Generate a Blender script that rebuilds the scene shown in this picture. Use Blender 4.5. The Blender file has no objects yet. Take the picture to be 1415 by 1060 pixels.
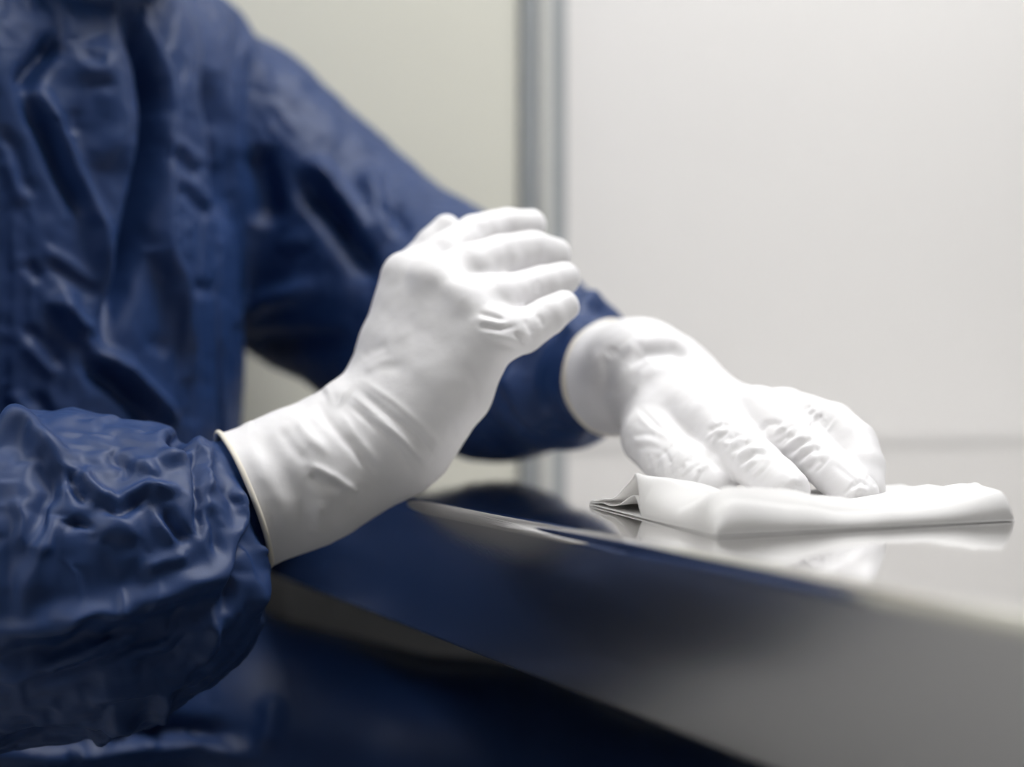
import bpy, math, random
import numpy as np
from mathutils import Vector

# ------------------------------------------------------------------ camera, light, exposure
SC = bpy.context.scene
COL = SC.collection
FPX = 2243.0                      # focal length in pixels of the 1415 x 1060 frame
CAMZ = 0.818                      # camera height; table top is at 0.75
TABLE_Z = 0.75
cam_data = bpy.data.cameras.new('camera')
cam = bpy.data.objects.new('camera', cam_data)
COL.objects.link(cam)
cam.location = (0, 0, CAMZ)
cam.rotation_euler = (math.pi / 2, 0, 0)
cam_data.sensor_width = 36.0
cam_data.lens = FPX / 1415.0 * 36.0
cam_data.clip_start = 0.02
cam_data.dof.use_dof = True
cam_data.dof.focus_distance = 0.855
cam_data.dof.aperture_fstop = 2.9
SC.camera = cam

world = bpy.data.worlds.new('world')
SC.world = world
world.use_nodes = True
world.node_tree.nodes['Background'].inputs[0].default_value = (0.9, 0.92, 1, 1)
world.node_tree.nodes['Background'].inputs[1].default_value = 0.05

SC.view_settings.view_transform = 'Standard'
SC.view_settings.look = 'None'
SC.view_settings.gamma = 1.0
SC.view_settings.use_curve_mapping = False
SC.view_settings.exposure = 0.0
LAMP = 14.5                        # strength of the ceiling panels


def P(px, py, d):
    """pixel of the photograph + distance along the view -> point in the room"""
    return np.array([(px - 707.5) / FPX * d, d, CAMZ - (py - 530.0) / FPX * d])


A = np.array([0.913, 0.408, 0.0])      # along the back wall (to the right)
B = np.array([-0.408, 0.913, 0.0])     # away, along the table's front edge
EDGE_A = 0.334                         # table front edge
WALL_B = 1.505                         # back wall


def W(a, b, z):
    v = A * a + B * b
    return (float(v[0]), float(v[1]), float(z))


# ------------------------------------------------------------------ materials
def mat(name, color, rough=0.5, metal=0.0, spec=0.5, sheen=0.0, bump=None, noise=None, trans=None, coat=0.0):
    m = bpy.data.materials.new(name)
    m.use_nodes = True
    nt = m.node_tree
    b = nt.nodes['Principled BSDF']
    b.inputs['Base Color'].default_value = (*color, 1)
    b.inputs['Roughness'].default_value = rough
    b.inputs['Metallic'].default_value = metal
    b.inputs['Specular IOR Level'].default_value = spec
    b.inputs['Sheen Weight'].default_value = sheen
    b.inputs['Coat Weight'].default_value = coat
    tc = nt.nodes.new('ShaderNodeTexCoord')
    if noise:
        scale, c2, amount = noise
        n = nt.nodes.new('ShaderNodeTexNoise')
        n.inputs['Scale'].default_value = scale
        n.inputs['Detail'].default_value = 4
        nt.links.new(tc.outputs['Object'], n.inputs['Vector'])
        mx = nt.nodes.new('ShaderNodeMixRGB')
        mx.inputs[1].default_value = (*color, 1)
        mx.inputs[2].default_value = (*c2, 1)
        mr = nt.nodes.new('ShaderNodeMapRange')
        mr.inputs[1].default_value = 0.35
        mr.inputs[2].default_value = 0.65
        mr.inputs[4].default_value = amount
        nt.links.new(n.outputs[0], mr.inputs[0])
        nt.links.new(mr.outputs[0], mx.inputs[0])
        nt.links.new(mx.outputs[0], b.inputs['Base Color'])
    if bump:
        scale, strength, dist, stretch = bump
        mp = nt.nodes.new('ShaderNodeMapping')
        mp.inputs['Rotation'].default_value = stretch[1]
        mp.inputs['Scale'].default_value = stretch[0]
        n = nt.nodes.new('ShaderNodeTexNoise')
        n.inputs['Scale'].default_value = scale
        n.inputs['Detail'].default_value = 3
        bp = nt.nodes.new('ShaderNodeBump')
        bp.inputs['Strength'].default_value = strength
        bp.inputs['Distance'].default_value = dist
        nt.links.new(tc.outputs['Object'], mp.inputs['Vector'])
        nt.links.new(mp.outputs[0], n.inputs['Vector'])
        nt.links.new(n.outputs[0], bp.inputs['Height'])
        nt.links.new(bp.outputs[0], b.inputs['Normal'])
    return m


def translucent(m, color, amount):
    """thin cloth lets some light through"""
    nt = m.node_tree
    b = nt.nodes['Principled BSDF']
    out = nt.nodes['Material Output']
    t = nt.nodes.new('ShaderNodeBsdfTranslucent')
    t.inputs[0].default_value = (*color, 1)
    mx = nt.nodes.new('ShaderNodeMixShader')
    mx.inputs[0].default_value = amount
    nt.links.new(b.outputs[0], mx.inputs[1])
    nt.links.new(t.outputs[0], mx.inputs[2])
    nt.links.new(mx.outputs[0], out.inputs['Surface'])


def emit(name, color, strength):
    m = bpy.data.materials.new(name)
    m.use_nodes = True
    b = m.node_tree.nodes['Principled BSDF']
    b.inputs['Base Color'].default_value = (0.9, 0.9, 0.9, 1)
    b.inputs['Emission Color'].default_value = (*color, 1)
    b.inputs['Emission Strength'].default_value = strength
    return m


NOST = ((1, 1, 1), (0, 0, 0))
ROTZ = math.atan2(A[1], A[0])
M = {
    'wall': mat('white_panel', (0.84, 0.82, 0.795), 0.42, noise=(3.0, (0.825, 0.805, 0.78), 0.5)),
    'cream': mat('cream_panel', (0.71, 0.70, 0.61), 0.5, noise=(3.0, (0.69, 0.68, 0.59), 0.5)),
    'lower': mat('pale_grey_panel', (0.80, 0.80, 0.80), 0.5, noise=(3.0, (0.77, 0.77, 0.77), 0.5)),
    'grey_post': mat('grey_post', (0.36, 0.38, 0.39), 0.4, noise=(8.0, (0.33, 0.35, 0.36), 0.5)),
    'light_post': mat('light_post', (0.66, 0.66, 0.62), 0.4, noise=(8.0, (0.62, 0.62, 0.58), 0.5)),
    'room': mat('room_wall', (0.58, 0.57, 0.55), 0.6, noise=(2.0, (0.55, 0.54, 0.52), 0.5)),
    'room_grey': mat('grey_room_wall', (0.26, 0.26, 0.255), 0.6, noise=(2.0, (0.24, 0.24, 0.235), 0.5)),
    'floor': mat('vinyl_floor', (0.40, 0.405, 0.41), 0.4, noise=(30.0, (0.35, 0.355, 0.36), 0.6)),
    'ceiling': mat('ceiling', (0.8, 0.8, 0.78), 0.7, noise=(4.0, (0.76, 0.76, 0.74), 0.5)),
    'steel': mat('polished_steel', (0.72, 0.71, 0.70), 0.06, 1.0,
                 bump=(900.0, 0.02, 0.0005, ((1, 0.03, 1), (0, 0, -ROTZ)))),
    'steel_brushed': mat('brushed_steel', (0.60, 0.59, 0.58), 0.22, 1.0,
                         bump=(900.0, 0.05, 0.0005, ((1, 0.03, 1), (0, 0, -ROTZ)))),
    'steel_leg': mat('steel_leg', (0.60, 0.60, 0.61), 0.35, 1.0, noise=(20.0, (0.54, 0.54, 0.55), 0.5)),
    'cloth': mat('navy_polyester', (0.014, 0.042, 0.140), 0.50, 0.0, 0.36, 0.0,
                 bump=(1400.0, 0.12, 0.0006, NOST), noise=(40.0, (0.011, 0.034, 0.118), 0.6)),
    'glove': mat('white_nitrile', (0.85, 0.838, 0.845), 0.45, 0.0, 0.30,
                 bump=(260.0, 0.10, 0.0012, NOST), noise=(60.0, (0.835, 0.823, 0.82), 0.6)),
    'bead': mat('cream_rolled_edge', (0.84, 0.79, 0.68), 0.42, noise=(80.0, (0.80, 0.75, 0.64), 0.5)),
    'wipe': mat('white_wipe', (0.91, 0.90, 0.89), 0.85, 0.0, 0.2,
                bump=(900.0, 0.10, 0.0006, NOST), noise=(50.0, (0.89, 0.88, 0.87), 0.5)),
    'skin': mat('skin', (0.55, 0.36, 0.27), 0.5, noise=(40.0, (0.50, 0.31, 0.23), 0.5)),
    'black': mat('black_vinyl', (0.02, 0.02, 0.022), 0.45, noise=(60.0, (0.03, 0.03, 0.03), 0.5)),
    'lamp_frame': mat('lamp_frame', (0.75, 0.75, 0.75), 0.5, noise=(10.0, (0.7, 0.7, 0.7), 0.5)),
    'lamp': emit('lamp_diffuser', (0.985, 0.985, 1.0), LAMP),
}


translucent(M['wipe'], (.93, .92, .90), .25)


# ------------------------------------------------------------------ mesh helpers
def link(o, parent=None, smooth=True):
    COL.objects.link(o)
    if parent:
        o.parent = parent
    return o


def mesh_obj(name, verts, faces, material, parent=None, smooth=True):
    me = bpy.data.meshes.new(name)
    if isinstance(faces, np.ndarray):
        n, k = faces.shape
        me.vertices.add(len(verts))
        me.vertices.foreach_set('co', np.asarray(verts, dtype=np.float32).ravel())
        me.loops.add(n * k)
        me.loops.foreach_set('vertex_index', faces.astype(np.int32).ravel())
        me.polygons.add(n)
        me.polygons.foreach_set('loop_start', np.arange(0, n * k, k, dtype=np.int32))
        me.update(calc_edges=True)
        me.validate()
    else:
        me.from_pydata([tuple(map(float, v)) for v in verts], [], faces)
        me.update()
    me.materials.append(material)
    if smooth:
        me.polygons.foreach_set('use_smooth', np.ones(len(me.polygons), dtype=bool))
    o = bpy.data.objects.new(name, me)
    return link(o, parent)


def empty(name, loc):
    o = bpy.data.objects.new(name, None)
    o.location = tuple(map(float, loc))
    o.empty_display_size = 0.05
    COL.objects.link(o)
    return o


def put(child, parent):
    """parent without moving the child (its mesh is in room coordinates)"""
    child.parent = parent
    child.location = Vector(child.location) - parent.location
    return child


def tag(o, label, cat, group=None, kind=None):
    o['label'] = label
    if cat:
        o['category'] = cat
    if group:
        o['group'] = group
    if kind:
        o['kind'] = kind
    return o


def box_ab(name, a0, a1, b0, b1, z0, z1, material, parent=None, bevel=0.0):
    """box with its sides along the room's own axes"""
    vs = [W(a, b, z) for z in (z0, z1) for (a, b) in ((a0, b0), (a1, b0), (a1, b1), (a0, b1))]
    fs = [(0, 3, 2, 1), (4, 5, 6, 7), (0, 1, 5, 4), (1, 2, 6, 5), (2, 3, 7, 6), (3, 0, 4, 7)]
    o = mesh_obj(name, vs, fs, material, None, smooth=False)
    if bevel:
        m = o.modifiers.new('bevel', 'BEVEL')
        m.width = bevel
        m.segments = 3
    if parent:
        put(o, parent)
    return o


# ------------------------------------------------------------------ the room
RA0, RA1, RB0 = -2.3, 1.75, -2.4
CEIL = 2.5


def struct(o, label):
    o['kind'] = 'structure'
    o['label'] = label
    return o


struct(box_ab('floor', RA0 - .1, RA1 + .1, RB0 - .1, WALL_B + .1, -0.06, 0.0, M['floor']), 'grey vinyl floor of the clean room')
struct(box_ab('ceiling', RA0 - .1, RA1 + .1, RB0 - .1, WALL_B + .1, CEIL, CEIL + .06, M['ceiling']), 'white ceiling of the clean room')
POST_A = float(np.dot(P(757, 500, 1.66), A))
wb = struct(box_ab('wall_back', RA0, RA1, WALL_B, WALL_B + .08, 0, CEIL, M['room']), 'back wall of pale panels behind the steel table')
p_right = box_ab('wall_panel', POST_A - .012, RA1, WALL_B - .012, WALL_B, 0, CEIL, M['wall'], wb, .002)
p_right['label'] = 'smooth white wall panel on the right'
p_low = box_ab('wall_panel', RA0, POST_A - .036, WALL_B - .012, WALL_B, 0, .735, M['lower'], wb, .002)  # added panel, kept pale to lift the dark gap under the table
p_low['label'] = 'pale grey lower panel added to brighten the gap below the table top'
p_left = box_ab('wall_panel', RA0, POST_A - .036, WALL_B - .012, WALL_B, .737, CEIL, M['cream'], wb, .002)
p_left['label'] = 'cream green wall panel on the left'
tr = struct(box_ab('trim_1', POST_A - .034, POST_A + .014, WALL_B - .022, WALL_B, 0, CEIL, M['grey_post'], None, .004), 'grey vertical post between the wall panels')
o = box_ab('cover_strip', POST_A - .019, POST_A - .007, WALL_B - .030, WALL_B - .021, 0, CEIL, M['light_post'], tr, .003)
struct(box_ab('wall_right', RA1, RA1 + .08, RB0, WALL_B, 0, CEIL, M['room_grey']), 'plain grey wall on the right')
struct(box_ab('wall_left', RA0 - .08, RA0, RB0, WALL_B, 0, CEIL, M['room']), 'plain pale wall on the left')
struct(box_ab('wall_front', RA0, RA1, RB0 - .08, RB0, 0, CEIL, M['room_grey']), 'plain grey wall behind the camera')


def ceiling_lamp(a, b, wa, wb_, label):
    r = empty('ceiling_lamp', W(a, b, CEIL))
    tag(r, label, 'lamp', 'ceiling light panels')
    box_ab('lamp_frame', a - wa / 2 - .03, a + wa / 2 + .03, b - wb_ / 2 - .03, b + wb_ / 2 + .03, CEIL - .05, CEIL, M['lamp_frame'], r, .004)
    box_ab('diffuser', a - wa / 2, a + wa / 2, b - wb_ / 2, b + wb_ / 2, CEIL - .056, CEIL - .0505, M['lamp'], r)
    return r


ceiling_lamp(1.0, 0.70, 1.1, 0.65, 'wide bright ceiling light panel above the steel table')
ceiling_lamp(-0.45, 1.22, 0.6, 0.3, 'small bright ceiling light panel beside the back wall')
ceiling_lamp(-1.6, 0.35, 0.9, 0.4, 'added fill light panel on the ceiling behind the seated person')  # added fill light, brightens what the table's front edge reflects

# ------------------------------------------------------------------ steel table
TA1, TB0, TB1 = EDGE_A + 1.25, -0.45, WALL_B - .018
table = empty('steel_table', W(EDGE_A + .6, .5, 0))
tag(table, 'polished stainless steel table with a deep turned-down front edge', 'table')


def table_top():
    r, H, ret = 0.007, 0.076, 0.022
    prof = [(TA1, 0.0)]
    for i in range(9):
        t = math.pi / 2 * i / 8
        prof.append((EDGE_A + r - r * math.sin(t), -r + r * math.cos(t)))
    rb = 0.002
    for i in range(5):
        t = math.pi / 2 * i / 4
        prof.append((EDGE_A + rb - rb * math.cos(t), -H + rb - rb * math.sin(t)))
    prof += [(EDGE_A + ret, -H), (EDGE_A + ret, -H + .0015), (EDGE_A + .0016, -H + .0017), (EDGE_A + .0016, -.008), (EDGE_A + .006, -.0025), (TA1, -.0025)]
    vs, fs = [], []
    n = len(prof)
    for b in (TB0, TB1):
        for (a, z) in prof:
            vs.append(W(a, b, TABLE_Z + z))
    for i in range(n):
        j = (i + 1) % n
        fs.append((i, j, n + j, n + i))
    fs.append(tuple(range(n))[::-1])
    fs.append(tuple(range(n, 2 * n)))
    o = mesh_obj('table_top', vs, fs, M['steel'], None, smooth=False)
    o.data.materials.append(M['steel_brushed'])
    for i in range(n):
        p = o.data.polygons[i]
        if i >= 9:
            p.material_index = 1
        if 0 < i < 15:
            p.use_smooth = True
    put(o, table)
    md = o.modifiers.new('split', 'EDGE_SPLIT')
    md.split_angle = math.radians(35)
    o['label'] = 'mirror-like steel top with a brushed turned-down front edge'


table_top()
for (a, b) in ((EDGE_A + .055, TB1 - .06), (EDGE_A + .055, TB0 + .06), (TA1 - .05, TB1 - .06), (TA1 - .05, TB0 + .06)):
    lg = box_ab('leg', a - .022, a + .022, b - .022, b + .022, 0.02, TABLE_Z - .0027, M['steel_leg'], table, .004)
    ft = box_ab('foot', a - .016, a + .016, b - .016, b + .016, 0.0, 0.0195, M['black'])
    ft.parent = lg
    ft.location = Vector((0, 0, 0))
bx = box_ab('stretcher', EDGE_A + .055 - .012, EDGE_A + .055 + .012, TB0 + .083, TB1 - .083, .16, .20, M['steel_leg'], table, .003)
bx = box_ab('stretcher', TA1 - .05 - .012, TA1 - .05 + .012, TB0 + .083, TB1 - .083, .16, .20, M['steel_leg'], table, .003)

# ------------------------------------------------------------------ implicit surfaces
def capd(Q, a, b, ra, rb):
    ab = b - a
    L = float(ab @ ab) + 1e-12
    q = Q - a
    t = np.clip((q @ ab) / L, 0, 1)
    d = q - t[:, None] * ab
    return np.sqrt((d * d).sum(1)) - (ra + (rb - ra) * t)


def elld(Q, c, axes, r):
    q = (Q - c) @ axes.T
    k = np.sqrt(((q / r) ** 2).sum(1))
    k2 = np.sqrt(((q / (r * r)) ** 2).sum(1)) + 1e-9
    return k * (k - 1) / k2


def smin(a, b, k):
    h = np.maximum(k - np.abs(a - b), 0) / k
    return np.minimum(a, b) - h * h * k * 0.25


def chain(Q, pts, k):
    d = None
    for (p, rp), (q, rq) in zip(pts[:-1], pts[1:]):
        c = capd(Q, p, q, rp, rq)
        d = c if d is None else smin(d, c, k)
    return d


def px_chain(pts):
    """(px, py, distance, radius in px) -> (point, radius in m)"""
    return [(P(x, y, d), r * d / FPX) for (x, y, d, r) in pts]


def surface(fn, lo, hi, h):
    """sparse surface nets: quads of the zero set of fn inside the box lo..hi"""
    lo = np.asarray(lo, float)
    n = np.ceil((np.asarray(hi) - lo) / h).astype(int) + 1
    C = 6
    nc = n // C + 2
    g = np.stack(np.meshgrid(*[np.arange(k) for k in nc], indexing='ij'), -1).reshape(-1, 3)
    dc = fn(lo + (g + 0.5) * C * h).reshape(nc)
    near = np.abs(dc) < C * h * 1.35
    full = nc * C
    F = np.repeat(np.repeat(np.repeat(np.where(dc < 0, -1.0, 1.0), C, 0), C, 1), C, 2).astype(np.float32)
    idx = np.argwhere(near)
    off = np.stack(np.meshgrid(*[np.arange(C)] * 3, indexing='ij'), -1).reshape(-1, 3)
    fi = (idx[:, None, :] * C + off[None]).reshape(-1, 3)
    for s in range(0, len(fi), 400000):
        f = fi[s:s + 400000]
        F[f[:, 0], f[:, 1], f[:, 2]] = fn(lo + f * h)
    S = F < 0
    acc = None
    cnt = sum(S[i:full[0] - 1 + i, j:full[1] - 1 + j, k:full[2] - 1 + k].astype(np.int8)
              for i in (0, 1) for j in (0, 1) for k in (0, 1))
    act = np.argwhere((cnt > 0) & (cnt < 8))
    vid = -np.ones(tuple(full - 1), dtype=np.int64)
    vid[act[:, 0], act[:, 1], act[:, 2]] = np.arange(len(act))
    pos = np.zeros((len(act), 3))
    num = np.zeros(len(act))
    cor = [np.array(c) for c in ((0, 0, 0), (1, 0, 0), (0, 1, 0), (1, 1, 0), (0, 0, 1), (1, 0, 1), (0, 1, 1), (1, 1, 1))]
    val = [F[act[:, 0] + c[0], act[:, 1] + c[1], act[:, 2] + c[2]] for c in cor]
    for i in range(8):
        for j in range(i + 1, 8):
            if np.abs(cor[i] - cor[j]).sum() == 1:
                m = (val[i] < 0) != (val[j] < 0)
                t = np.where(m, val[i] / np.where(m, val[i] - val[j], 1), 0)
                p = cor[i] + t[:, None] * (cor[j] - cor[i])
                pos += p * m[:, None]
                num += m
    V = lo + (act + pos / num[:, None]) * h
    faces = []
    for ax in range(3):
        s0 = [slice(0, -1)] * 3
        e = [slice(1, -1)] * 3
        e1 = list(e)
        e[ax] = slice(0, full[ax] - 1)
        e1[ax] = slice(1, full[ax])
        a_, b_ = S[tuple(e)], S[tuple(e1)]
        for flip, mk in ((False, a_ & ~b_), (True, ~a_ & b_)):
            q = np.argwhere(mk)
            if not len(q):
                continue
            q = q + 1
            q[:, ax] -= 1
            u, v = (ax + 1) % 3, (ax + 2) % 3
            du = np.zeros(3, int); du[u] = 1
            dv = np.zeros(3, int); dv[v] = 1
            quad = [q - du - dv, q - dv, q, q - du]
            quad = np.stack([vid[c[:, 0], c[:, 1], c[:, 2]] for c in quad], 1)
            faces.append(quad[:, ::-1] if flip else quad)
    Fq = np.concatenate(faces)
    Fq = Fq[(Fq >= 0).all(1)]
    # pull vertices on to the surface
    for _ in range(2):
        e = h * .3
        d0 = fn(V)
        gr = np.stack([fn(V + np.eye(3)[i] * e) - d0 for i in range(3)], 1) / e
        V = V - np.clip(d0, -h, h)[:, None] * gr / np.maximum((gr * gr).sum(1), .2)[:, None]
    return V, Fq


def normals(V, F):
    n = np.cross(V[F[:, 2]] - V[F[:, 0]], V[F[:, 3]] - V[F[:, 1]])
    N = np.stack([np.bincount(F.ravel(), np.repeat(n[:, c], 4), len(V)) for c in range(3)], 1)
    return N / (np.linalg.norm(N, axis=1) + 1e-12)[:, None]


def edges_of(F):
    e = np.concatenate([F[:, [0, 1]], F[:, [1, 2]], F[:, [2, 3]], F[:, [3, 0]]])
    e.sort(1)
    return np.unique(e, axis=0)


def laplace(X, E, deg):
    out = np.empty_like(X)
    for c in range(X.shape[1]):
        out[:, c] = np.bincount(E[:, 0], X[E[:, 1], c], len(X)) + np.bincount(E[:, 1], X[E[:, 0], c], len(X))
    return out / deg[:, None] - X


def subdivide(V, F):
    """one Catmull-Clark step on quads"""
    nv, nf = len(V), len(F)
    e = np.concatenate([F[:, [0, 1]], F[:, [1, 2]], F[:, [2, 3]], F[:, [3, 0]]])
    es = np.sort(e, 1)
    key = es[:, 0] * np.int64(nv) + es[:, 1]
    uk, inv, cnt = np.unique(key, return_inverse=True, return_counts=True)
    ue = np.stack([uk // nv, uk % nv], 1)
    fc = V[F].mean(1)
    fsum = np.stack([np.bincount(inv, np.tile(fc[:, c], 4), len(uk)) for c in range(3)], 1)
    mid = V[ue].mean(1)
    ep = np.where((cnt == 2)[:, None], (V[ue].sum(1) + fsum) / 4, mid)
    val = np.bincount(F.ravel(), minlength=nv).astype(float)
    fa = np.stack([np.bincount(F.ravel(), np.repeat(fc[:, c], 4), nv) for c in range(3)], 1) / np.maximum(val, 1)[:, None]
    ve = np.bincount(ue.ravel(), minlength=nv).astype(float)
    ea = np.stack([np.bincount(ue.ravel(), np.repeat(mid[:, c], 2), nv) for c in range(3)], 1) / np.maximum(ve, 1)[:, None]
    n = np.maximum(val, 1)[:, None]
    vp = (fa + 2 * ea + (n - 3) * V) / n
    bd = np.zeros(nv, bool)
    bd[ue[cnt == 1].ravel()] = True
    vp[bd] = V[bd]
    f = np.arange(nf)
    ei = inv.reshape(4, nf) + nv
    ci = f + nv + len(uk)
    Q = [np.stack([F[:, k], ei[k], ci, ei[(k + 3) % 4]], 1) for k in range(4)]
    return np.concatenate([vp, ep, fc]), np.concatenate(Q)


def project(V):
    d = V[:, 1]
    return np.stack([V[:, 0] / d * FPX + 707.5, 530 - (V[:, 2] - CAMZ) / d * FPX], 1), d


def fold_strokes(V, F, strokes, scale=1.0):
    """raise ridges (+) and press creases (-) along lines that were traced on the photograph.
    Each stroke: (points in px, half width px, height mm, nearest, farthest)"""
    N = normals(V, F)
    px, d = project(V)
    toward = -V + np.array([0, 0, CAMZ])
    toward /= np.linalg.norm(toward, axis=1)[:, None]
    face = np.clip((N * toward).sum(1) * 3 + .15, 0, 1)
    H = np.zeros(len(V))
    for pts, w, amp, near, far in strokes:
        pts = np.array(pts, float)
        sel = np.where((d > near) & (d < far) & (face > 0)
                       & (px[:, 0] > pts[:, 0].min() - 3 * w) & (px[:, 0] < pts[:, 0].max() + 3 * w)
                       & (px[:, 1] > pts[:, 1].min() - 3 * w) & (px[:, 1] < pts[:, 1].max() + 3 * w))[0]
        if not len(sel):
            continue
        q = px[sel]
        seg = np.linalg.norm(np.diff(pts, axis=0), axis=1)
        cum = np.concatenate([[0], np.cumsum(seg)])
        best = np.full(len(sel), 1e9)
        par = np.zeros(len(sel))
        for i in range(len(seg)):
            ab = pts[i + 1] - pts[i]
            t = np.clip(((q - pts[i]) @ ab) / (seg[i] ** 2 + 1e-9), 0, 1)
            dd = np.linalg.norm(q - pts[i] - t[:, None] * ab, axis=1)
            m = dd < best
            best[m] = dd[m]
            par[m] = (cum[i] + t[m] * seg[i]) / cum[-1]
        taper = np.clip(np.minimum(par, 1 - par) * 4.5 + .12, 0, 1)
        H[sel] += amp * .001 * np.exp(-(best / w) ** 2) * taper * face[sel]
    return V + N * H[:, None] * scale


def value_noise(Q, seed=0):
    """smooth 3-d noise in -1..1"""
    rs = np.random.RandomState(seed)
    tab = rs.rand(4096) * 2 - 1
    i = np.floor(Q).astype(np.int64)
    f = Q - i
    f = f * f * (3 - 2 * f)
    out = 0
    for c in np.ndindex(2, 2, 2):
        j = i + np.array(c)
        hsh = (j[:, 0] * 73856093 ^ j[:, 1] * 19349663 ^ j[:, 2] * 83492791) % 4096
        wgt = np.prod([f[:, k] if c[k] else 1 - f[:, k] for k in range(3)], axis=0)
        out = out + tab[hsh] * wgt
    return out


# ------------------------------------------------------------------ the person
person = empty('person', (-.36, 1.17, 0.0))
tag(person, 'seated person in navy coverall and white gloves wiping the steel table', 'person')

UP = np.array([0, 0, 1.0])
LAT = np.array([.53, .848, 0])       # towards the person's left
FWD = np.array([.848, -.53, 0])      # the way the chest faces
TORSO_AX = np.stack([LAT, FWD, UP])

R_ARM = [(np.array([-.455, 1.05, 1.02]), .085), (np.array([-.415, .97, .86]), .078), (np.array([-.38, .92, .735]), .078),
         (P(-60, 800, .908), .079), (P(60, 797, .907), .0760), (P(150, 788, .907), .0715), (P(212, 772, .908), .0600)]
R_CUFF = [(P(225, 765, .905), .050), (P(300, 715, .918), .0380), (P(340, 689, .931), .0365), (P(420, 655, .942), .030)]
L_ARM = [(P(235, 140, 1.34), .083), (P(330, 245, 1.37), .087), (P(440, 345, 1.37), .086), (P(585, 440, 1.32), .080),
         (P(690, 490, 1.24), .063), (P(775, 510, 1.14), .049)]
L_CUFF = [(P(775, 512, 1.14), .047), (P(835, 522, 1.08), .032), (P(880, 522, 1.045), .026)]
R_LEG = [(np.array([-.31, 1.20, .54]), .105), (np.array([-.165, 1.215, .535]), .088), (np.array([0, 1.17, .517]), .083),
         (np.array([.105, 1.11, .495]), .074), (np.array([.105, 1.13, .28]), .068), (np.array([.07, 1.15, .10]), .055)]
L_LEG = [(np.array([-.25, 1.34, .53]), .105), (np.array([-.02, 1.34, .495]), .083), (np.array([.19, 1.30, .48]), .072),
         (np.array([.18, 1.32, .28]), .068), (np.array([.15, 1.33, .10]), .055)]


def suit_fn(Q):
    t = elld(Q, np.array([-.368, 1.195, .94]), TORSO_AX, np.array([.195, .135, .20]))
    t = smin(t, elld(Q, np.array([-.375, 1.195, .74]), TORSO_AX, np.array([.185, .145, .24])), .08)
    t = smin(t, elld(Q, np.array([-.37, 1.20, .60]), TORSO_AX, np.array([.19, .16, .13])), .08)
    t = smin(t, capd(Q, np.array([-.43, 1.07, 1.035]), np.array([-.295, 1.30, 1.065]), .07, .07), .09)
    t = smin(t, capd(Q, np.array([-.355, 1.20, 1.05]), np.array([-.335, 1.175, 1.17]), .080, .072), .05)
    hood = elld(Q, np.array([-.325, 1.15, 1.215]), TORSO_AX, np.array([.105, .125, .145]))
    t = smin(t, hood, .012)
    t = smin(t, chain(Q, R_LEG, .04), .05)
    t = smin(t, chain(Q, L_LEG, .04), .05)
    t = smin(t, smin(chain(Q, L_ARM, .05), chain(Q, L_CUFF, .02), .012), .03)
    arm = smin(chain(Q, R_ARM, .03), chain(Q, R_CUFF, .01), .008)
    q0 = P(335, 692, .930)
    ax = P(430, 655, .943) - q0
    ax = ax / np.linalg.norm(ax)
    s = (Q - q0) @ ax
    rad = np.linalg.norm(Q - q0 - s[:, None] * ax, axis=1)
    arm = np.maximum(arm, np.minimum(s + .005, rad - .0365))      # bunched against the glove's edge
    t = smin(t, arm, .012)
    return t


SUIT_H = .0066
SV, SF = surface(suit_fn, (-.66, .74, .04), (.30, 1.52, 1.46), SUIT_H)

T0, T1 = 1.0, 1.34            # distances of the chest
S0, S1 = .70, .99             # distances of the near sleeve
L0, L1 = 1.0, 1.5             # the far arm


def st(pts, w, amp, zone):
    near, far = {'T': (T0, T1), 'S': (S0, S1), 'L': (L0, L1), 'P': (.80, 1.25)}[zone]
    return (pts, w, amp, near, far)


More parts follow.
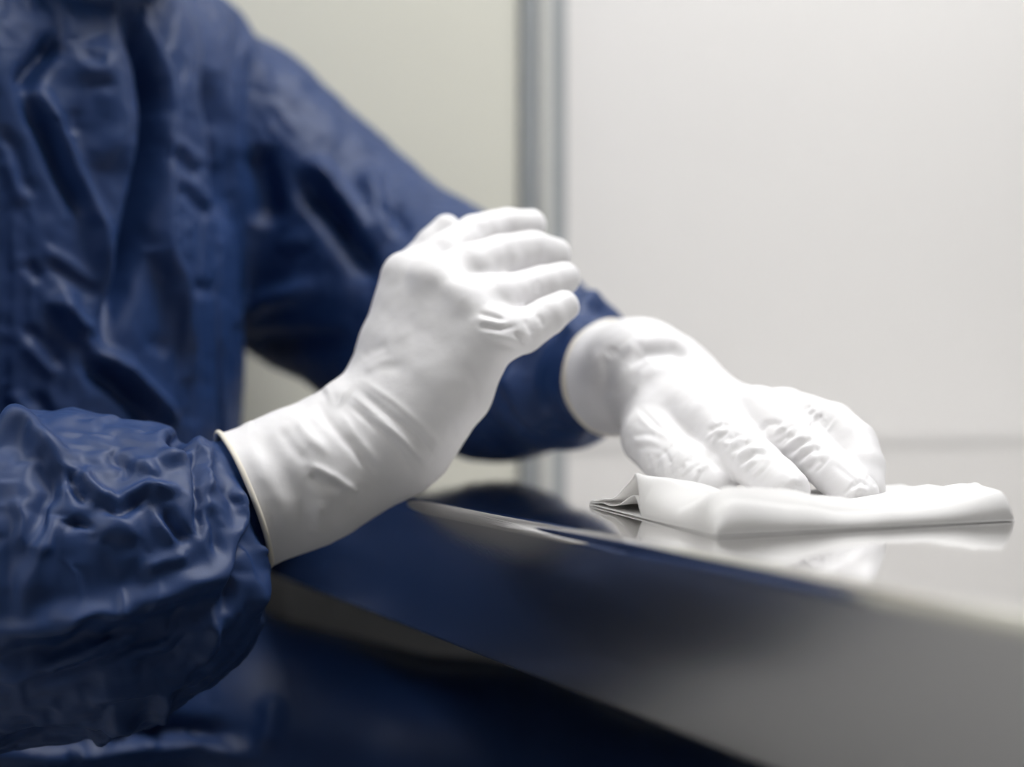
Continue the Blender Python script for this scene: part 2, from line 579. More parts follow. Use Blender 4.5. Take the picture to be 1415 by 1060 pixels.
BIG = [
    # chest
    st([(169, 45), (193, 100), (199, 151), (196, 226), (184, 302), (178, 350), (166, 400), (146, 450)], 13, -22, 'T'),
    st([(178, 10), (205, 69), (222, 121), (224, 181), (223, 272), (222, 348), (238, 390), (246, 444), (264, 500)], 14, 9, 'T'),
    st([(110, 55), (140, 110), (150, 170), (146, 240)], 30, 7, 'T'),
    st([(74, 48), (50, 85), (22, 125)], 13, -12, 'T'),
    st([(42, 118), (66, 169), (91, 235), (127, 314), (140, 400)], 13, 9, 'T'),
    st([(30, 140), (55, 180), (80, 245), (112, 305)], 12, -9, 'T'),
    st([(122, 486), (167, 512), (199, 547), (231, 585)], 13, 10, 'T'),
    st([(120, 505), (165, 540), (200, 580)], 14, -10, 'T'),
    st([(284, 100), (302, 169), (309, 241), (312, 320)], 14, -9, 'T'),
    st([(74, 409), (95, 440), (118, 468)], 13, 8, 'T'),
    # far arm
    st([(427, 222), (462, 262), (497, 305), (523, 352)], 16, 11, 'L'),
    st([(425, 250), (462, 294), (500, 345), (520, 390)], 16, -13, 'L'),
    st([(362, 200), (370, 250), (376, 310)], 18, -10, 'L'),
    st([(328, 440), (367, 415), (445, 399)], 14, 8, 'L'),
    st([(340, 480), (420, 470), (490, 470)], 14, -6, 'L'),
    st([(505, 240), (525, 286), (552, 334)], 13, 8, 'L'),
    st([(536, 285), (562, 330)], 10, -8, 'L'),
    st([(830, 400), (800, 440), (780, 470)], 12, 6, 'L'),
    st([(700, 510), (730, 550), (760, 590)], 14, 6, 'L'),
    # near sleeve
    st([(-20, 872), (0, 867), (71, 853), (179, 829), (245, 805), (302, 785), (328, 745)], 14, 9, 'S'),
    st([(0, 900), (90, 885), (190, 862), (260, 838), (312, 815)], 16, -7, 'S'),
    st([(-10, 620), (12, 606), (32, 605), (55, 628), (85, 640)], 12, 11, 'S'),
    st([(55, 655), (62, 690), (58, 730)], 12, -8, 'S'),
    st([(216, 608), (230, 590), (250, 586), (272, 604), (276, 640)], 12, 11, 'S'),
    st([(130, 720), (156, 735), (185, 745)], 26, 6, 'S'),
    st([(57, 745), (45, 790), (28, 830)], 14, 6, 'S'),
    # lap
    st([(0, 1045), (90, 1036), (178, 1030), (261, 1026), (312, 1042), (371, 1046)], 14, 12, 'P'),
    st([(0, 1010), (100, 1012), (220, 1008), (330, 1015)], 14, -10, 'P'),
    st([(378, 960), (372, 1006), (366, 1040)], 14, 9, 'P'),
]
SMALL = [
    st([(0, 176), (21, 205), (33, 250), (51, 272)], 8, -6, 'T'), st([(8, 215), (20, 250), (34, 285)], 9, 5, 'T'),
    st([(38, 360), (46, 375), (57, 388)], 7, -6, 'T'), st([(64, 362), (96, 383), (136, 411)], 8, -6, 'T'),
    st([(60, 345), (95, 365), (130, 392)], 8, 5, 'T'),
    st([(95, 430), (112, 455), (126, 466)], 7, -5, 'T'), st([(32, 451), (67, 480), (87, 510)], 8, -6, 'T'),
    st([(30, 470), (55, 498), (84, 523)], 9, 6, 'T'), st([(14, 540), (30, 565), (48, 590)], 9, 6, 'T'),
    st([(40, 545), (60, 560), (72, 590)], 9, -6, 'T'),
    st([(242, 208), (258, 228), (274, 248)], 9, -7, 'T'), st([(251, 255), (272, 280), (296, 300)], 9, -7, 'T'),
    st([(239, 190), (262, 212), (282, 228)], 8, 5, 'T'), st([(244, 240), (270, 262), (298, 288)], 8, 5, 'T'),
    st([(290, 175), (296, 205), (300, 235)], 8, 5, 'T'),
    st([(115, 72), (130, 80), (148, 80)], 7, -6, 'T'), st([(110, 92), (135, 98), (160, 96)], 9, 5, 'T'),
    st([(104, 150), (100, 170), (106, 185)], 8, -5, 'T'), st([(118, 118), (140, 118), (160, 116)], 6, -4, 'T'),
    st([(264, 395), (285, 400), (300, 402)], 9, -5, 'T'), st([(205, 470), (222, 480), (236, 478)], 9, -5, 'T'),
    st([(260, 520), (266, 560), (264, 590)], 9, -6, 'T'),
    st([(384, 345), (405, 336), (425, 330)], 9, 5, 'L'), st([(386, 360), (408, 350), (430, 345)], 8, -4, 'L'),
    st([(800, 420), (815, 440), (820, 460)], 7, 4, 'L'), st([(760, 520), (772, 550), (790, 580)], 8, 4, 'L'),
    # near sleeve
    st([(238, 606), (247, 611), (252, 608)], 9, -13, 'S'), st([(222, 622), (236, 632), (256, 630)], 7, 5, 'S'),
    st([(94, 652), (106, 675), (119, 694)], 5, -6, 'S'), st([(110, 648), (122, 668), (138, 684), (165, 690)], 7, 6, 'S'),
    st([(165, 692), (185, 682), (203, 673), (228, 680)], 7, 6, 'S'), st([(142, 702), (170, 704), (196, 690)], 6, -5, 'S'),
    st([(212, 684), (228, 677), (243, 679)], 6, 5, 'S'), st([(225, 702), (236, 722), (247, 737), (264, 745)], 7, -7, 'S'),
    st([(216, 715), (228, 735), (240, 750)], 6, 4, 'S'),
    st([(268, 610), (275, 645), (277, 690), (274, 745)], 6, -7, 'S'), st([(286, 612), (284, 650), (288, 672), (300, 676)], 6, 5, 'S'),
    st([(322, 672), (331, 700), (337, 752)], 7, 7, 'S'), st([(343, 712), (341, 750), (335, 790), (306, 845)], 7, -9, 'S'),
    st([(362, 735), (368, 786), (350, 850)], 8, 6, 'S'),
    st([(92, 727), (108, 722), (124, 728)], 5, -5, 'S'), st([(140, 745), (165, 758), (190, 750)], 6, -3, 'S'),
    st([(243, 845), (233, 876), (192, 886), (119, 920), (39, 944)], 7, -5, 'S'), st([(150, 850), (98, 887), (53, 911)], 7, -4, 'S'),
    st([(200, 866), (130, 900), (60, 928)], 8, 4, 'S'), st([(297, 855), (292, 890), (270, 915)], 7, 5, 'S'),
    st([(262, 870), (240, 905), (180, 925)], 8, -4, 'S'), st([(267, 936), (208, 952), (120, 965)], 7, 4, 'S'),
    st([(20, 690), (32, 720), (25, 760)], 7, 4, 'S'), st([(70, 690), (74, 730), (60, 770)], 8, 4, 'S'),
    st([(185, 640), (205, 645), (215, 660)], 7, 4, 'S'), st([(150, 628), (170, 640), (176, 660)], 8, -4, 'S'),
    st([(290, 700), (300, 730), (298, 765)], 7, -4, 'S'), st([(195, 790), (225, 775), (262, 768)], 8, 4, 'S'),
    # lap
    st([(122, 1004), (142, 1018), (160, 994), (190, 1006)], 7, 8, 'P'), st([(229, 950), (222, 975), (220, 1000)], 8, 8, 'P'),
    st([(90, 1046), (110, 1052)], 7, -5, 'P'),
]


def relax_cloth(V, F, grow, iters, bend, lo, hi, amp, freq, seed=3):
    """a sheet slightly too large for the body buckles into folds"""
    px, d = project(V)
    inview = (px[:, 0] > -160) & (px[:, 0] < 1000) & (px[:, 1] > -120) & (px[:, 1] < 1160) & ~((V[:, 2] < .66) & (V[:, 0] > -.2) & (d > .95))
    free = inview.astype(float)
    for ch in (R_CUFF, L_CUFF):          # stay put inside the gloves
        q = ch[-2][0]
        ax = ch[-1][0] - ch[-2][0]
        ax /= np.linalg.norm(ax)
        rel = V - q
        s = rel @ ax
        rad = np.linalg.norm(rel - s[:, None] * ax, axis=1)
        free *= np.where((rad < .05) & (s > -.016) & (s < .2), 0.0, 1.0)
    keep = np.where(free[F].max(1) > 0)[0]
    ids = np.unique(F[keep])
    mp = -np.ones(len(V), int)
    mp[ids] = np.arange(len(ids))
    Fs = mp[F[keep]]
    base = V[ids]
    N0 = normals(V, F)[ids]
    free = free[ids]
    n = len(ids)
    E = edges_of(Fs)
    Dg = np.concatenate([Fs[:, [0, 2]], Fs[:, [1, 3]]])
    deg = (np.bincount(E[:, 0], minlength=n) + np.bincount(E[:, 1], minlength=n)).astype(float)
    for _ in range(5):
        free = np.minimum(free, free + .5 * laplace(free[:, None], E, deg)[:, 0])
    AE = np.concatenate([E, Dg])
    e0 = base[AE[:, 1]] - base[AE[:, 0]]
    rest = np.linalg.norm(e0, axis=1) * (1 + grow(base[AE].mean(1), e0))
    wgt = np.concatenate([np.ones(len(E)), .5 * np.ones(len(Dg))])
    cw = np.bincount(AE[:, 0], wgt, n) + np.bincount(AE[:, 1], wgt, n)
    nz = value_noise(base * freq, seed) + .6 * value_noise(base * freq * 2.1, seed + 1)
    X = base + N0 * (nz * amp * free)[:, None]
    prev = X.copy()
    for it in range(iters):
        vel = (X - prev) * .85
        prev = X.copy()
        X = X + vel
        for _ in range(2):
            dv = X[AE[:, 1]] - X[AE[:, 0]]
            L = np.linalg.norm(dv, axis=1) + 1e-9
            corr = dv * (.5 * wgt * (L - rest) / L)[:, None]
            dX = np.stack([np.bincount(AE[:, 0], corr[:, c], n) - np.bincount(AE[:, 1], corr[:, c], n) for c in range(3)], 1)
            X = X + 1.5 * dX / cw[:, None] * free[:, None]
        if bend:
            X = X + bend * laplace(X - base, E, deg) * free[:, None]
        D = X - base
        hgt = (D * N0).sum(1)
        tan = D - hgt[:, None] * N0
        tl = np.linalg.norm(tan, axis=1)
        tan *= np.minimum(1, .008 / (tl + 1e-9))[:, None]
        hgt = np.clip(hgt, lo, hi)
        X = base + tan + hgt[:, None] * N0
    out = V.copy()
    out[ids] = X
    return out


def grow_big(mid, e):
    u = e / (np.linalg.norm(e, axis=1)[:, None] + 1e-9)
    px, d = project(mid)
    sleeve = (d < S1) & (px[:, 1] > 560)
    lap = (px[:, 1] > 900) & (d >= S1)
    g = np.where(sleeve, .10, .03 + .14 * np.abs(u @ LAT) ** 2)
    return np.where(lap, .04, g)


def grow_small(mid, e):
    px, d = project(mid)
    return np.where((d < S1) & (px[:, 1] > 560), .055, .03)


SV = fold_strokes(SV, SF, [(p, w, a * (1.3 if n >= 1.0 else 1.0), n, f) for (p, w, a, n, f) in BIG])
SV = relax_cloth(SV, SF, grow_big, 150, .14, -.020, .009, .004, 22.0)
SV, SF = subdivide(SV, SF)
SV = fold_strokes(SV, SF, [(p, w * 1.2, a * (.40 if n > .9 else .9), n, f) for (p, w, a, n, f) in SMALL])
SV = relax_cloth(SV, SF, grow_small, 30, .03, -.006, .004, .0010, 60.0, 11)
SV, SF = subdivide(SV, SF)
suit = mesh_obj('coverall', SV, SF, M['cloth'])
put(suit, person)
suit['label'] = 'loose navy coverall with hood and gathered sleeves'

# the face inside the hood (above the frame)
HC = np.array([-.325, 1.15, 1.215]) + FWD * .048 + UP * .012


def face_fn(Q):
    d = elld(Q, HC, TORSO_AX, np.array([.070, .086, .104]))
    d = smin(d, elld(Q, HC + FWD * .045 - UP * .070, TORSO_AX, np.array([.035, .034, .028])), .03)
    d = smin(d, capd(Q, HC + FWD * .082 + UP * .022, HC + FWD * .097 - UP * .020, .009, .014), .014)
    d = smin(d, capd(Q, HC + FWD * .070 + UP * .036 - LAT * .040, HC + FWD * .070 + UP * .036 + LAT * .040, .012, .012), .015)
    for sg in (-1, 1):
        e = np.linalg.norm(Q - (HC + FWD * .086 + UP * .013 + LAT * .031 * sg), axis=1) - .014
        d = -smin(-d, e, .010)
        d = smin(d, np.linalg.norm(Q - (HC + FWD * .071 + UP * .013 + LAT * .031 * sg), axis=1) - .0125, .002)
    d = smin(d, capd(Q, HC + FWD * .084 - UP * .046 - LAT * .018, HC + FWD * .084 - UP * .046 + LAT * .018, .006, .006), .006)
    d = smin(d, capd(Q, HC + FWD * .083 - UP * .056 - LAT * .014, HC + FWD * .083 - UP * .056 + LAT * .014, .0065, .0065), .006)
    return d


fv, ff = surface(face_fn, HC - .13, HC + .13, .004)
put(mesh_obj('face', fv, ff, M['skin']), person)

# boots below the trouser legs
for (x, y) in ((.07, 1.15), (.15, 1.33)):
    bv, bf = surface(lambda Q: np.maximum(smin(capd(Q, np.array([x, y, .10]), np.array([x - .01, y, .05]), .047, .05),
                     capd(Q, np.array([x, y, .035]), np.array([x + .14, y - .05, .03]), .042, .038), .03), -(Q[:, 2] - .001)),
                     (x - .09, y - .13, -.01), (x + .22, y + .08, .16), .006)
    put(mesh_obj('boot', bv, bf, M['black']), person)


# ------------------------------------------------------------------ gloves
def glove(chain_cuff, palm, fingers, k_palm, strokes, h, lo, hi, label, cut_back=0.0):
    cuff = px_chain(chain_cuff)
    pl = [px_chain(c) for c in palm]
    fg = [px_chain(c) for c in fingers]
    c0 = cuff[0][0]
    ax = cuff[1][0] - cuff[0][0]
    ax /= np.linalg.norm(ax)

    def fn(Q):
        d = chain(Q, cuff, .02)
        for c in pl:
            d = smin(d, chain(Q, c, .004), k_palm)
        for i, c in enumerate(fg):
            d = smin(d, chain(Q, c, .0015), .005 if i == 4 else .006)
        return np.maximum(d, -(Q - c0) @ ax)

    V, F = surface(fn, lo, hi, h)
    s = (V - c0) @ ax
    capv = s < h * .45
    rim = capv & (np.abs(chain(V, cuff, .02)) < h * .8)
    capv &= ~rim
    F = F[~(capv[F].any(1))]
    F = F[~((s[F] < h * .5).all(1))]
    used = np.unique(F)
    mp = -np.ones(len(V), int)
    mp[used] = np.arange(len(used))
    V, F = V[used], mp[F]
    V, F = subdivide(V, F)
    px, d = project(V)
    N = normals(V, F)
    V = V + N * (.0004 * value_noise(V * 70, 5) + .00025 * value_noise(V * 150, 6))[:, None]
    V = fold_strokes(V, F, strokes)
    o = mesh_obj('glove', V, F, M['glove'])
    put(o, person)
    o['label'] = label
    # rolled bead around the opening
    u = np.cross(ax, UP); u /= np.linalg.norm(u)
    v = np.cross(ax, u)
    rr = cuff[0][1]
    vs, fs = [], []
    n, m = 72, 10
    for i in range(n):
        t = 2 * math.pi * i / n
        rad = u * math.cos(t) + v * math.sin(t)
        wob = rr * (1 + .012 * math.sin(3 * t + 1) + .008 * math.sin(7 * t))
        for j in range(m):
            q = 2 * math.pi * j / m
            vs.append(c0 + ax * (.0008 + .0016 * math.sin(q)) + rad * (wob + .0013 * math.cos(q)))
            fs.append((i * m + j, ((i + 1) % n) * m + j, ((i + 1) % n) * m + (j + 1) % m, i * m + (j + 1) % m))
    bd = mesh_obj('rolled_edge', vs, fs, M['bead'])
    bd.parent = o
    bd['label'] = 'cream rolled edge of the glove cuff'
    return o



def gl(pts, w, amp):
    return (pts, w * 1.0, amp * .55, .78, 1.12)


R_STROKES = [
    gl([(479, 557), (524, 593), (553, 627), (570, 653)], 5, -2.4), gl([(493, 537), (539, 574), (575, 602), (601, 633)], 5, -2.6),
    gl([(505, 571), (547, 599), (581, 630), (590, 645)], 5, 2.0), gl([(486, 545), (530, 582), (562, 612), (585, 640)], 4, 1.8),
    gl([(500, 525), (545, 555), (585, 590), (612, 620)], 5, 1.5), gl([(440, 557), (451, 577), (474, 605), (519, 656)], 7, -3.0),
    gl([(448, 548), (465, 541), (482, 552)], 15, 4.0), gl([(465, 565), (490, 600), (530, 650)], 7, 2.0),
    gl([(428, 642), (462, 660), (495, 682)], 6, 3.0), gl([(426, 654), (445, 669), (472, 678)], 9, -3.2),
    gl([(355, 591), (389, 647), (417, 690), (423, 735)], 14, -2.6), gl([(338, 602), (363, 656), (389, 695), (398, 740)], 11, 1.8),
    gl([(406, 577), (428, 605), (455, 630)], 8, 2.4), gl([(385, 590), (405, 620), (425, 640)], 8, -1.8),
    gl([(470, 690), (462, 712), (452, 732)], 9, -2.4), gl([(442, 690), (440, 720), (430, 742)], 9, 2.2),
    gl([(505, 668), (495, 690), (485, 708)], 9, -1.8), gl([(335, 578), (350, 582)], 12, 2.5),
    gl([(661, 433), (680, 437), (697, 443)], 4, -2.4), gl([(659, 450), (690, 455), (716, 450)], 4, -2.0), gl([(660, 442), (685, 446), (705, 448)], 4, 1.6),
    gl([(709, 460), (720, 468), (727, 478)], 4, -2.0), gl([(665, 468), (695, 476), (718, 484)], 5, -1.6), gl([(662, 459), (690, 465), (715, 470)], 5, 1.4),
    gl([(625, 381), (640, 385), (656, 384)], 5, -3.0), gl([(724, 442), (731, 452), (734, 462)], 4, -1.4), gl([(742, 434), (748, 444), (750, 452)], 4, -1.0),
    gl([(500, 496), (515, 485), (536, 477)], 6, -1.2), gl([(503, 515), (525, 500), (545, 495)], 6, 1.0), gl([(490, 525), (520, 510), (560, 505)], 7, -1.0),
    gl([(742, 386), (746, 396), (744, 406)], 4, -.8), gl([(640, 500), (655, 530), (660, 560)], 8, -1.0), gl([(610, 560), (625, 590), (628, 615)], 8, -1.2),
    gl([(545, 372), (590, 376), (630, 400), (660, 432)], 16, 2.0),
]
L_STROKES = [
    gl([(867, 505), (891, 488), (928, 486), (958, 498)], 7, -5.5), gl([(858, 494), (882, 473), (925, 468), (955, 482)], 9, 5.0),
    gl([(872, 530), (880, 510), (900, 498), (930, 496)], 6, -1.40), gl([(875, 545), (888, 520), (915, 508)], 7, 1.40),
    gl([(840, 490), (838, 520), (843, 550)], 9, -1.80), gl([(825, 478), (822, 505), (826, 540)], 10, 1.20), gl([(850, 480), (846, 488), (838, 492)], 7, -1.60),
    gl([(884, 565), (909, 588), (944, 606), (975, 628), (1008, 656)], 4, -4.00), gl([(880, 572), (900, 592), (930, 608)], 5, 1.60),
    gl([(873, 602), (888, 600), (906, 600)], 4, -1.10), gl([(873, 611), (890, 609), (912, 611)], 4, 1.00), gl([(876, 621), (895, 618), (915, 621)], 4, -0.80),
    gl([(914, 620), (922, 630), (928, 642)], 4, -1.00), gl([(940, 620), (931, 630), (927, 640)], 4, 0.80), gl([(952, 642), (956, 633), (970, 627)], 4, -1.00),
    gl([(946, 648), (948, 635), (960, 622)], 4, 0.80), gl([(964, 652), (970, 644), (984, 642)], 4, 0.90), gl([(960, 660), (964, 646), (978, 636)], 4, -0.90),
    gl([(894, 626), (897, 648)], 3.5, -0.70), gl([(906, 626), (910, 652)], 3.5, -0.70), gl([(926, 642), (929, 660)], 3.5, -0.90), gl([(944, 642), (941, 664)], 3.5, -0.90),
    gl([(900, 628), (903, 650)], 3.5, 0.60), gl([(917, 634), (919, 656)], 3.5, 0.70), gl([(935, 642), (935, 662)], 3.5, 0.70),
    gl([(976, 598), (988, 589), (1008, 586)], 4, -2.00), gl([(972, 606), (990, 597), (1014, 593)], 4, 1.50), gl([(1000, 610), (1015, 602), (1043, 600)], 4, -2.20),
    gl([(1003, 618), (1022, 607), (1052, 607)], 4, 1.80), gl([(1008, 626), (1030, 612), (1062, 613)], 4, -2.20), gl([(1014, 634), (1036, 620), (1066, 619)], 4, 1.80),
    gl([(1018, 640), (1044, 627), (1070, 627)], 4, -2.00), gl([(1030, 644), (1052, 634), (1072, 634)], 4, 1.20), gl([(985, 580), (1000, 573), (1015, 574)], 4, -1.40),
    gl([(1081, 676), (1099, 670), (1111, 674)], 3.5, -1.30), gl([(1080, 668), (1096, 663), (1108, 666)], 4, 0.90),
    gl([(1049, 598), (1059, 586), (1077, 583)], 4.5, -2.80), gl([(1060, 606), (1072, 595), (1090, 590)], 4, 1.80), gl([(1070, 616), (1083, 606), (1099, 600)], 4, -2.20),
    gl([(1078, 622), (1095, 610), (1113, 601)], 4, 1.80), gl([(1084, 630), (1103, 615), (1128, 604)], 4, -2.40), gl([(1092, 635), (1110, 621), (1133, 611)], 4, 1.80),
    gl([(1098, 640), (1118, 624), (1138, 619)], 4, -2.20), gl([(1106, 646), (1124, 633), (1142, 628)], 4, 1.60), gl([(1114, 651), (1132, 639), (1140, 637)], 4, -1.60),
    gl([(1176, 676), (1190, 665), (1202, 673)], 4, -2.20), gl([(1176, 684), (1188, 676), (1200, 681)], 4, 1.60), gl([(1196, 658), (1206, 664), (1212, 672)], 4, -1.60),
    gl([(1103, 580), (1110, 568), (1122, 559)], 4, -2.60), gl([(1107, 583), (1114, 570), (1126, 562)], 3, 1.40), gl([(1111, 586), (1118, 573), (1130, 565)], 3, -1.80),
    gl([(1115, 589), (1123, 576), (1134, 569)], 3, 1.20), gl([(1119, 592), (1128, 578), (1138, 572)], 3, -1.60), gl([(1128, 597), (1135, 585), (1142, 579)], 3.5, -1.40),
 gl([(1103, 583), (1130, 600), (1164, 624), (1188, 655)], 5, -2.40),
    gl([(1150, 640), (1170, 655), (1188, 668)], 5, -1.00),
]

def finger_creases(p0, p1, half, n, amp, seed):
    """fine bowed wrinkles across a gloved finger"""
    rs = random.Random(seed)
    p0, p1 = np.array(p0, float), np.array(p1, float)
    u = (p1 - p0) / np.linalg.norm(p1 - p0)
    v = np.array([u[1], -u[0]])
    out = []
    for k in range(n):
        c = p0 + (p1 - p0) * ((k + rs.uniform(.2, .8)) / n)
        a, b = -half * rs.uniform(.45, 1.0), half * rs.uniform(.45, 1.0)
        tilt = rs.uniform(-.25, .25)
        pts = [tuple(c + v * t + u * (tilt * t - .0045 * t * t / half * 26)) for t in (a, a * .4, 0, b * .5, b)]
        out.append(gl(pts, rs.uniform(2.4, 3.4), amp * .68 * rs.uniform(.5, 1.0) * (1 if k % 2 else -1)))
    return out


L_STROKES += finger_creases((985, 588), (1060, 654), 26, 13, 2.0, 1)
L_STROKES += finger_creases((1070, 585), (1140, 645), 24, 13, 2.2, 2)
L_STROKES += finger_creases((1078, 668), (1100, 688), 20, 3, 1.4, 3)
L_STROKES += finger_creases((1118, 574), (1150, 592), 16, 6, 1.8, 4)
L_STROKES += finger_creases((915, 622), (972, 662), 22, 9, 1.8, 5)
L_STROKES += finger_creases((1172, 668), (1192, 686), 18, 3, 1.6, 6)
glove([(335, 692, 0.930, 99), (430, 655, 0.943, 87), (508, 620, 0.955, 72), (535, 592, 0.955, 66)],
      [[(527, 590, 0.960, 50), (543, 470, 0.968, 42), (562, 385, 0.970, 36)],
       [(535, 600, 0.955, 52), (575, 490, 0.955, 44), (607, 396, 0.950, 35)],
       [(552, 605, 0.950, 52), (610, 505, 0.943, 46), (648, 425, 0.935, 34)],
       [(565, 608, 0.945, 52), (632, 540, 0.935, 47), (682, 465, 0.925, 33)],
       [(455, 572, 0.946, 14), (473, 560, 0.951, 17)],
       [(515, 565, 0.975, 38), (543, 445, 1.000, 32), (574, 374, 1.010, 27)]],
      [[(565, 384, 0.970, 33), (614, 355, 0.983, 33), (655, 325, 1.000, 28), (700, 312, 1.015, 25), (733, 310, 1.025, 21)],
       [(605, 390, 0.950, 34), (652, 370, 0.961, 34), (692, 353, 0.975, 29), (735, 346, 0.993, 27), (766, 352, 1.005, 24)],
       [(650, 420, 0.935, 32), (680, 413, 0.943, 33), (706, 406, 0.955, 29), (750, 393, 0.970, 26), (780, 385, 0.980, 23)],
       [(682, 462, 0.925, 33), (703, 461, 0.929, 34), (722, 458, 0.935, 31), (758, 437, 0.943, 26), (779, 423, 0.950, 22)],
       [(574, 374, 1.010, 30), (599, 342, 1.015, 26), (617, 317, 1.018, 21)]],
      .022, R_STROKES, .0019, (-.23, .80, .68), (.09, 1.12, .98),
      'white glove on the raised right hand, fingers together')

glove([(846, 523, 1.068, 80), (885, 520, 1.04, 71), (915, 530, 1.02, 62)],
      [[(918, 540, 1.01, 56), (945, 562, .98, 44), (985, 586, .945, 39)],
       [(918, 532, 1.015, 54), (985, 562, .98, 38), (1045, 570, .95, 33)],
       [(918, 530, 1.02, 52), (1005, 564, .99, 30), (1085, 570, .96, 26)],
       [(918, 530, 1.03, 50), (1015, 572, 1.0, 28), (1110, 577, .98, 22)],
       [(905, 560, 1.0, 48), (900, 590, .978, 40), (905, 612, .960, 36)]],
      [[(945, 566, .98, 43), (985, 590, .943, 40), (1018, 618, .913, 37), (1050, 646, .885, 35), (1072, 664, .870, 33), (1088, 676, .860, 31)],
       [(1045, 571, .95, 37), (1103, 612, .91, 34), (1152, 653, .88, 31), (1186, 682, .865, 29)],
       [(1085, 567, .96, 31), (1150, 589, .925, 33), (1179, 613, .91, 33), (1193, 645, .895, 30), (1198, 675, .885, 26)],
       [(1110, 575, .98, 23), (1155, 592, .96, 23), (1190, 640, .935, 21), (1200, 668, .92, 19)],
       [(896, 605, .966, 39), (922, 630, .940, 39), (952, 650, .918, 37), (975, 664, .905, 34), (986, 671, .90, 31)]],
      .016, L_STROKES, .0014, (.02, .80, .735), (.25, 1.16, .90),
      'white glove on the left hand pressing the wipe')

# ------------------------------------------------------------------ the folded wipe
def ground(px, py, h=0.0):
    d = (CAMZ - TABLE_Z - h) * FPX / (py - 530.0)
    return np.array([(px - 707.5) / FPX * d, d])


def wipe_sheet():
    Aq, Bq, Cq, Dq = np.array([.043, .905]), np.array([.0895, .716]), np.array([.248, .800]), np.array([.226, .96])
    n, m = 130, 130
    uu, vv = np.meshgrid(np.linspace(0, 1, n), np.linspace(0, 1, m), indexing='ij')   # u: left -> right, v: front -> back
    base = ((1 - uu)[..., None] * ((1 - vv)[..., None] * Bq + vv[..., None] * Aq) + uu[..., None] * ((1 - vv)[..., None] * Cq + vv[..., None] * Dq))
    # heights (mm) at places on the sheet
    ctrl = [  # u, v, mm
        (0, 0, 17), (0, .1, 20), (0, .25, 13), (0, .38, 14), (0, .5, 20), (0, .58, 22), (0, .68, 12), (0, .82, 4), (0, 1, 3),
        (.1, 0, 15), (.1, .1, 21), (.1, .25, 14), (.1, .38, 14), (.12, .5, 18), (.1, .6, 17), (.1, .78, 6), (.1, 1, 4),
        (.25, 0, 9), (.25, .13, 18), (.25, .33, 9), (.3, .6, 3), (.3, .8, 2), (.25, 1, 4),
        (.45, 0, 7), (.45, .15, 11), (.45, .35, 5), (.45, .6, 1.6), (.45, .8, 1.8), (.5, 1, 4),
        (.65, 0, 7), (.65, .15, 10), (.65, .35, 8), (.65, .6, 3), (.65, .8, 4), (.7, 1, 6),
        (.82, 0, 8), (.82, .2, 10), (.82, .5, 10), (.82, .8, 8), (.85, 1, 7),
        (.92, .05, 13), (.92, .2, 14), (1, 0, 15), (1, .12, 18), (1, .25, 17), (1, .5, 13), (1, .8, 9), (1, 1, 7)]
    C = np.array(ctrl)
    num = 0
    den = 0
    for u, v, mm in C:
        w = np.exp(-(((uu - u) / .11) ** 2 + ((vv - v) / .10) ** 2)) + 1e-6
        num = num + w * mm
        den = den + w
    hgt = num / den
    def ridge(pts, w, mm):
        best = np.full(uu.shape, 9.0)
        for (u0, v0), (u1, v1) in zip(pts[:-1], pts[1:]):
            L2 = (u1 - u0) ** 2 + (v1 - v0) ** 2
            t = np.clip(((uu - u0) * (u1 - u0) + (vv - v0) * (v1 - v0)) / L2, 0, 1)
            best = np.minimum(best, np.hypot(uu - u0 - t * (u1 - u0), vv - v0 - t * (v1 - v0)))
        return mm * np.exp(-best / w)

    hgt = hgt + ridge([(0, .58), (.05, .52), (.09, .40), (.12, .28)], .03, 3)
    hgt = hgt + ridge([(0, .10), (.12, .11), (.32, .16), (.5, .22)], .03, 2.5)
    hgt = hgt - ridge([(.02, .055), (.3, .06), (.6, .065), (.95, .07)], .02, 2.2)
    hgt = hgt + ridge([(.6, .25), (.8, .3), (.97, .22)], .03, 2)
    hgt = hgt - ridge([(.03, .27), (.12, .22)], .03, 3)
    q = np.stack([uu.ravel() * 7, vv.ravel() * 7, np.zeros(uu.size)], 1)
    hgt = hgt + (value_noise(q, 2) * 1.0 + value_noise(q * 2.3, 9) * .4).reshape(uu.shape) * np.clip(hgt / 8, .15, 1)
    hgt = np.maximum(hgt, 1.6)

    def lip(t, r):          # folded edges come down round
        t = np.clip(t / r, 0, 1)
        return np.sqrt(np.clip(1 - (1 - t) ** 2, 0, 1))
    shut = np.clip((.57 - vv) / .05, 0, 1)
    edge = lip(vv, .07) * lip(1 - vv, .04) * lip(1 - uu, .03) * (1 - shut + shut * lip(uu, .09))
    top = .0006 + hgt * .001 * edge
    V = np.concatenate([base, (TABLE_Z + top)[..., None]], -1).reshape(-1, 3)
    idx = np.arange(n * m).reshape(n, m)
    F = np.stack([idx[:-1, :-1], idx[1:, :-1], idx[1:, 1:], idx[:-1, 1:]], -1).reshape(-1, 4)
    # underside
    low = base.copy()
    Vb = np.concatenate([low, np.full(uu.shape + (1,), TABLE_Z + .0004)], -1).reshape(-1, 3)
    return V, F, Vb, (Aq, Bq, Cq, Dq)


wipe = empty('cleaning_wipe', (.14, .83, TABLE_Z))
tag(wipe, 'folded white cleaning wipe on the steel table under the left hand', 'wipe')
wv, wf, wlow, quad = wipe_sheet()
top = mesh_obj('upper_fold', wv, wf, M['wipe'])
md = top.modifiers.new('thick', 'SOLIDIFY')
md.thickness = .0007
put(top, wipe)
low = mesh_obj('lower_fold', wlow, wf, M['wipe'])
md = low.modifiers.new('thick', 'SOLIDIFY')
md.thickness = .0006
md.offset = 1
put(low, wipe)

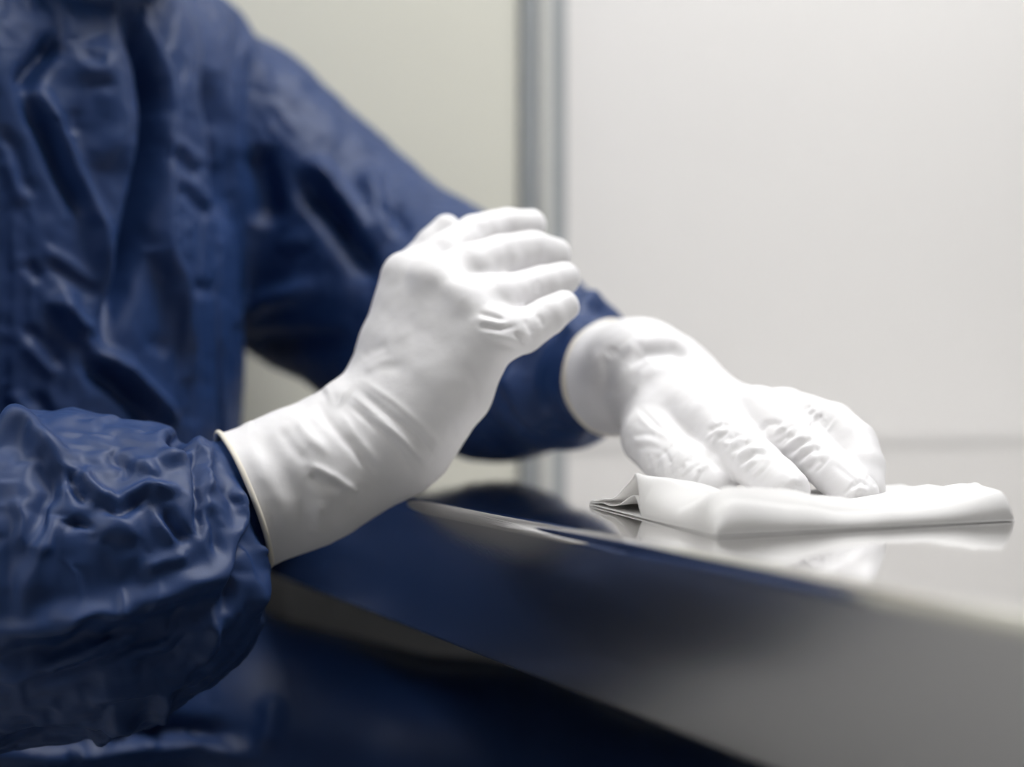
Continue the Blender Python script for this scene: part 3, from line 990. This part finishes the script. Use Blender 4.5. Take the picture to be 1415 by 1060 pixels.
mid = wv.copy()
mid[:, 2] = TABLE_Z + .0012 + (wv[:, 2] - TABLE_Z - .0012) * (.45 + .1 * value_noise(np.concatenate([wv[:, :2] * 60, wv[:, :1] * 0], 1), 4))
md_o = mesh_obj('inner_fold', mid, wf, M['wipe'])
md = md_o.modifiers.new('thick', 'SOLIDIFY')
md.thickness = .0005
put(md_o, wipe)

# ------------------------------------------------------------------ stool under the person (mostly out of the frame)
stool = empty('stool', (-.38, 1.20, 0))
tag(stool, 'round black padded stool under the seated person', 'stool')


def lathe(name, prof, c, material, parent, n=40):
    vs, fs = [], []
    for i in range(n):
        t = 2 * math.pi * i / n
        for r, z in prof:
            vs.append((c[0] + r * math.cos(t), c[1] + r * math.sin(t), z))
    k = len(prof)
    for i in range(n):
        for j in range(k - 1):
            fs.append((i * k + j, ((i + 1) % n) * k + j, ((i + 1) % n) * k + j + 1, i * k + j + 1))
    o = mesh_obj(name, vs, fs, material)
    return put(o, parent)


lathe('seat', [(0, .362), (.16, .362), (.175, .372), (.18, .392), (.175, .412), (.16, .42), (0, .422)], (-.38, 1.20), M['black'], stool)
lathe('column', [(0, .05), (.028, .05), (.028, .24), (.018, .245), (.018, .3615), (0, .3615)], (-.38, 1.20), M['steel_leg'], stool)
for k in range(5):
    t = 2 * math.pi * k / 5 + .3
    c, s = math.cos(t), math.sin(t)
    w = .018
    vs = []
    for r, z0, z1 in ((.026, .05, .10), (.25, .045, .065)):
        for sgn in (-1, 1):
            for z in (z0, z1):
                vs.append((-.38 + r * c - sgn * w * s, 1.20 + r * s + sgn * w * c, z))
    lg = put(mesh_obj('leg', vs, [(0, 1, 3, 2), (4, 6, 7, 5), (0, 4, 5, 1), (2, 3, 7, 6), (1, 5, 7, 3), (0, 2, 6, 4)], M['steel_leg'], smooth=False), stool)
    wh = lathe('caster', [(0, 0), (.016, 0), (.024, .012), (.024, .032), (.016, .0445), (0, .0445)], (-.38 + .235 * c, 1.20 + .235 * s), M['black'], stool, 16)
    wh.parent = lg
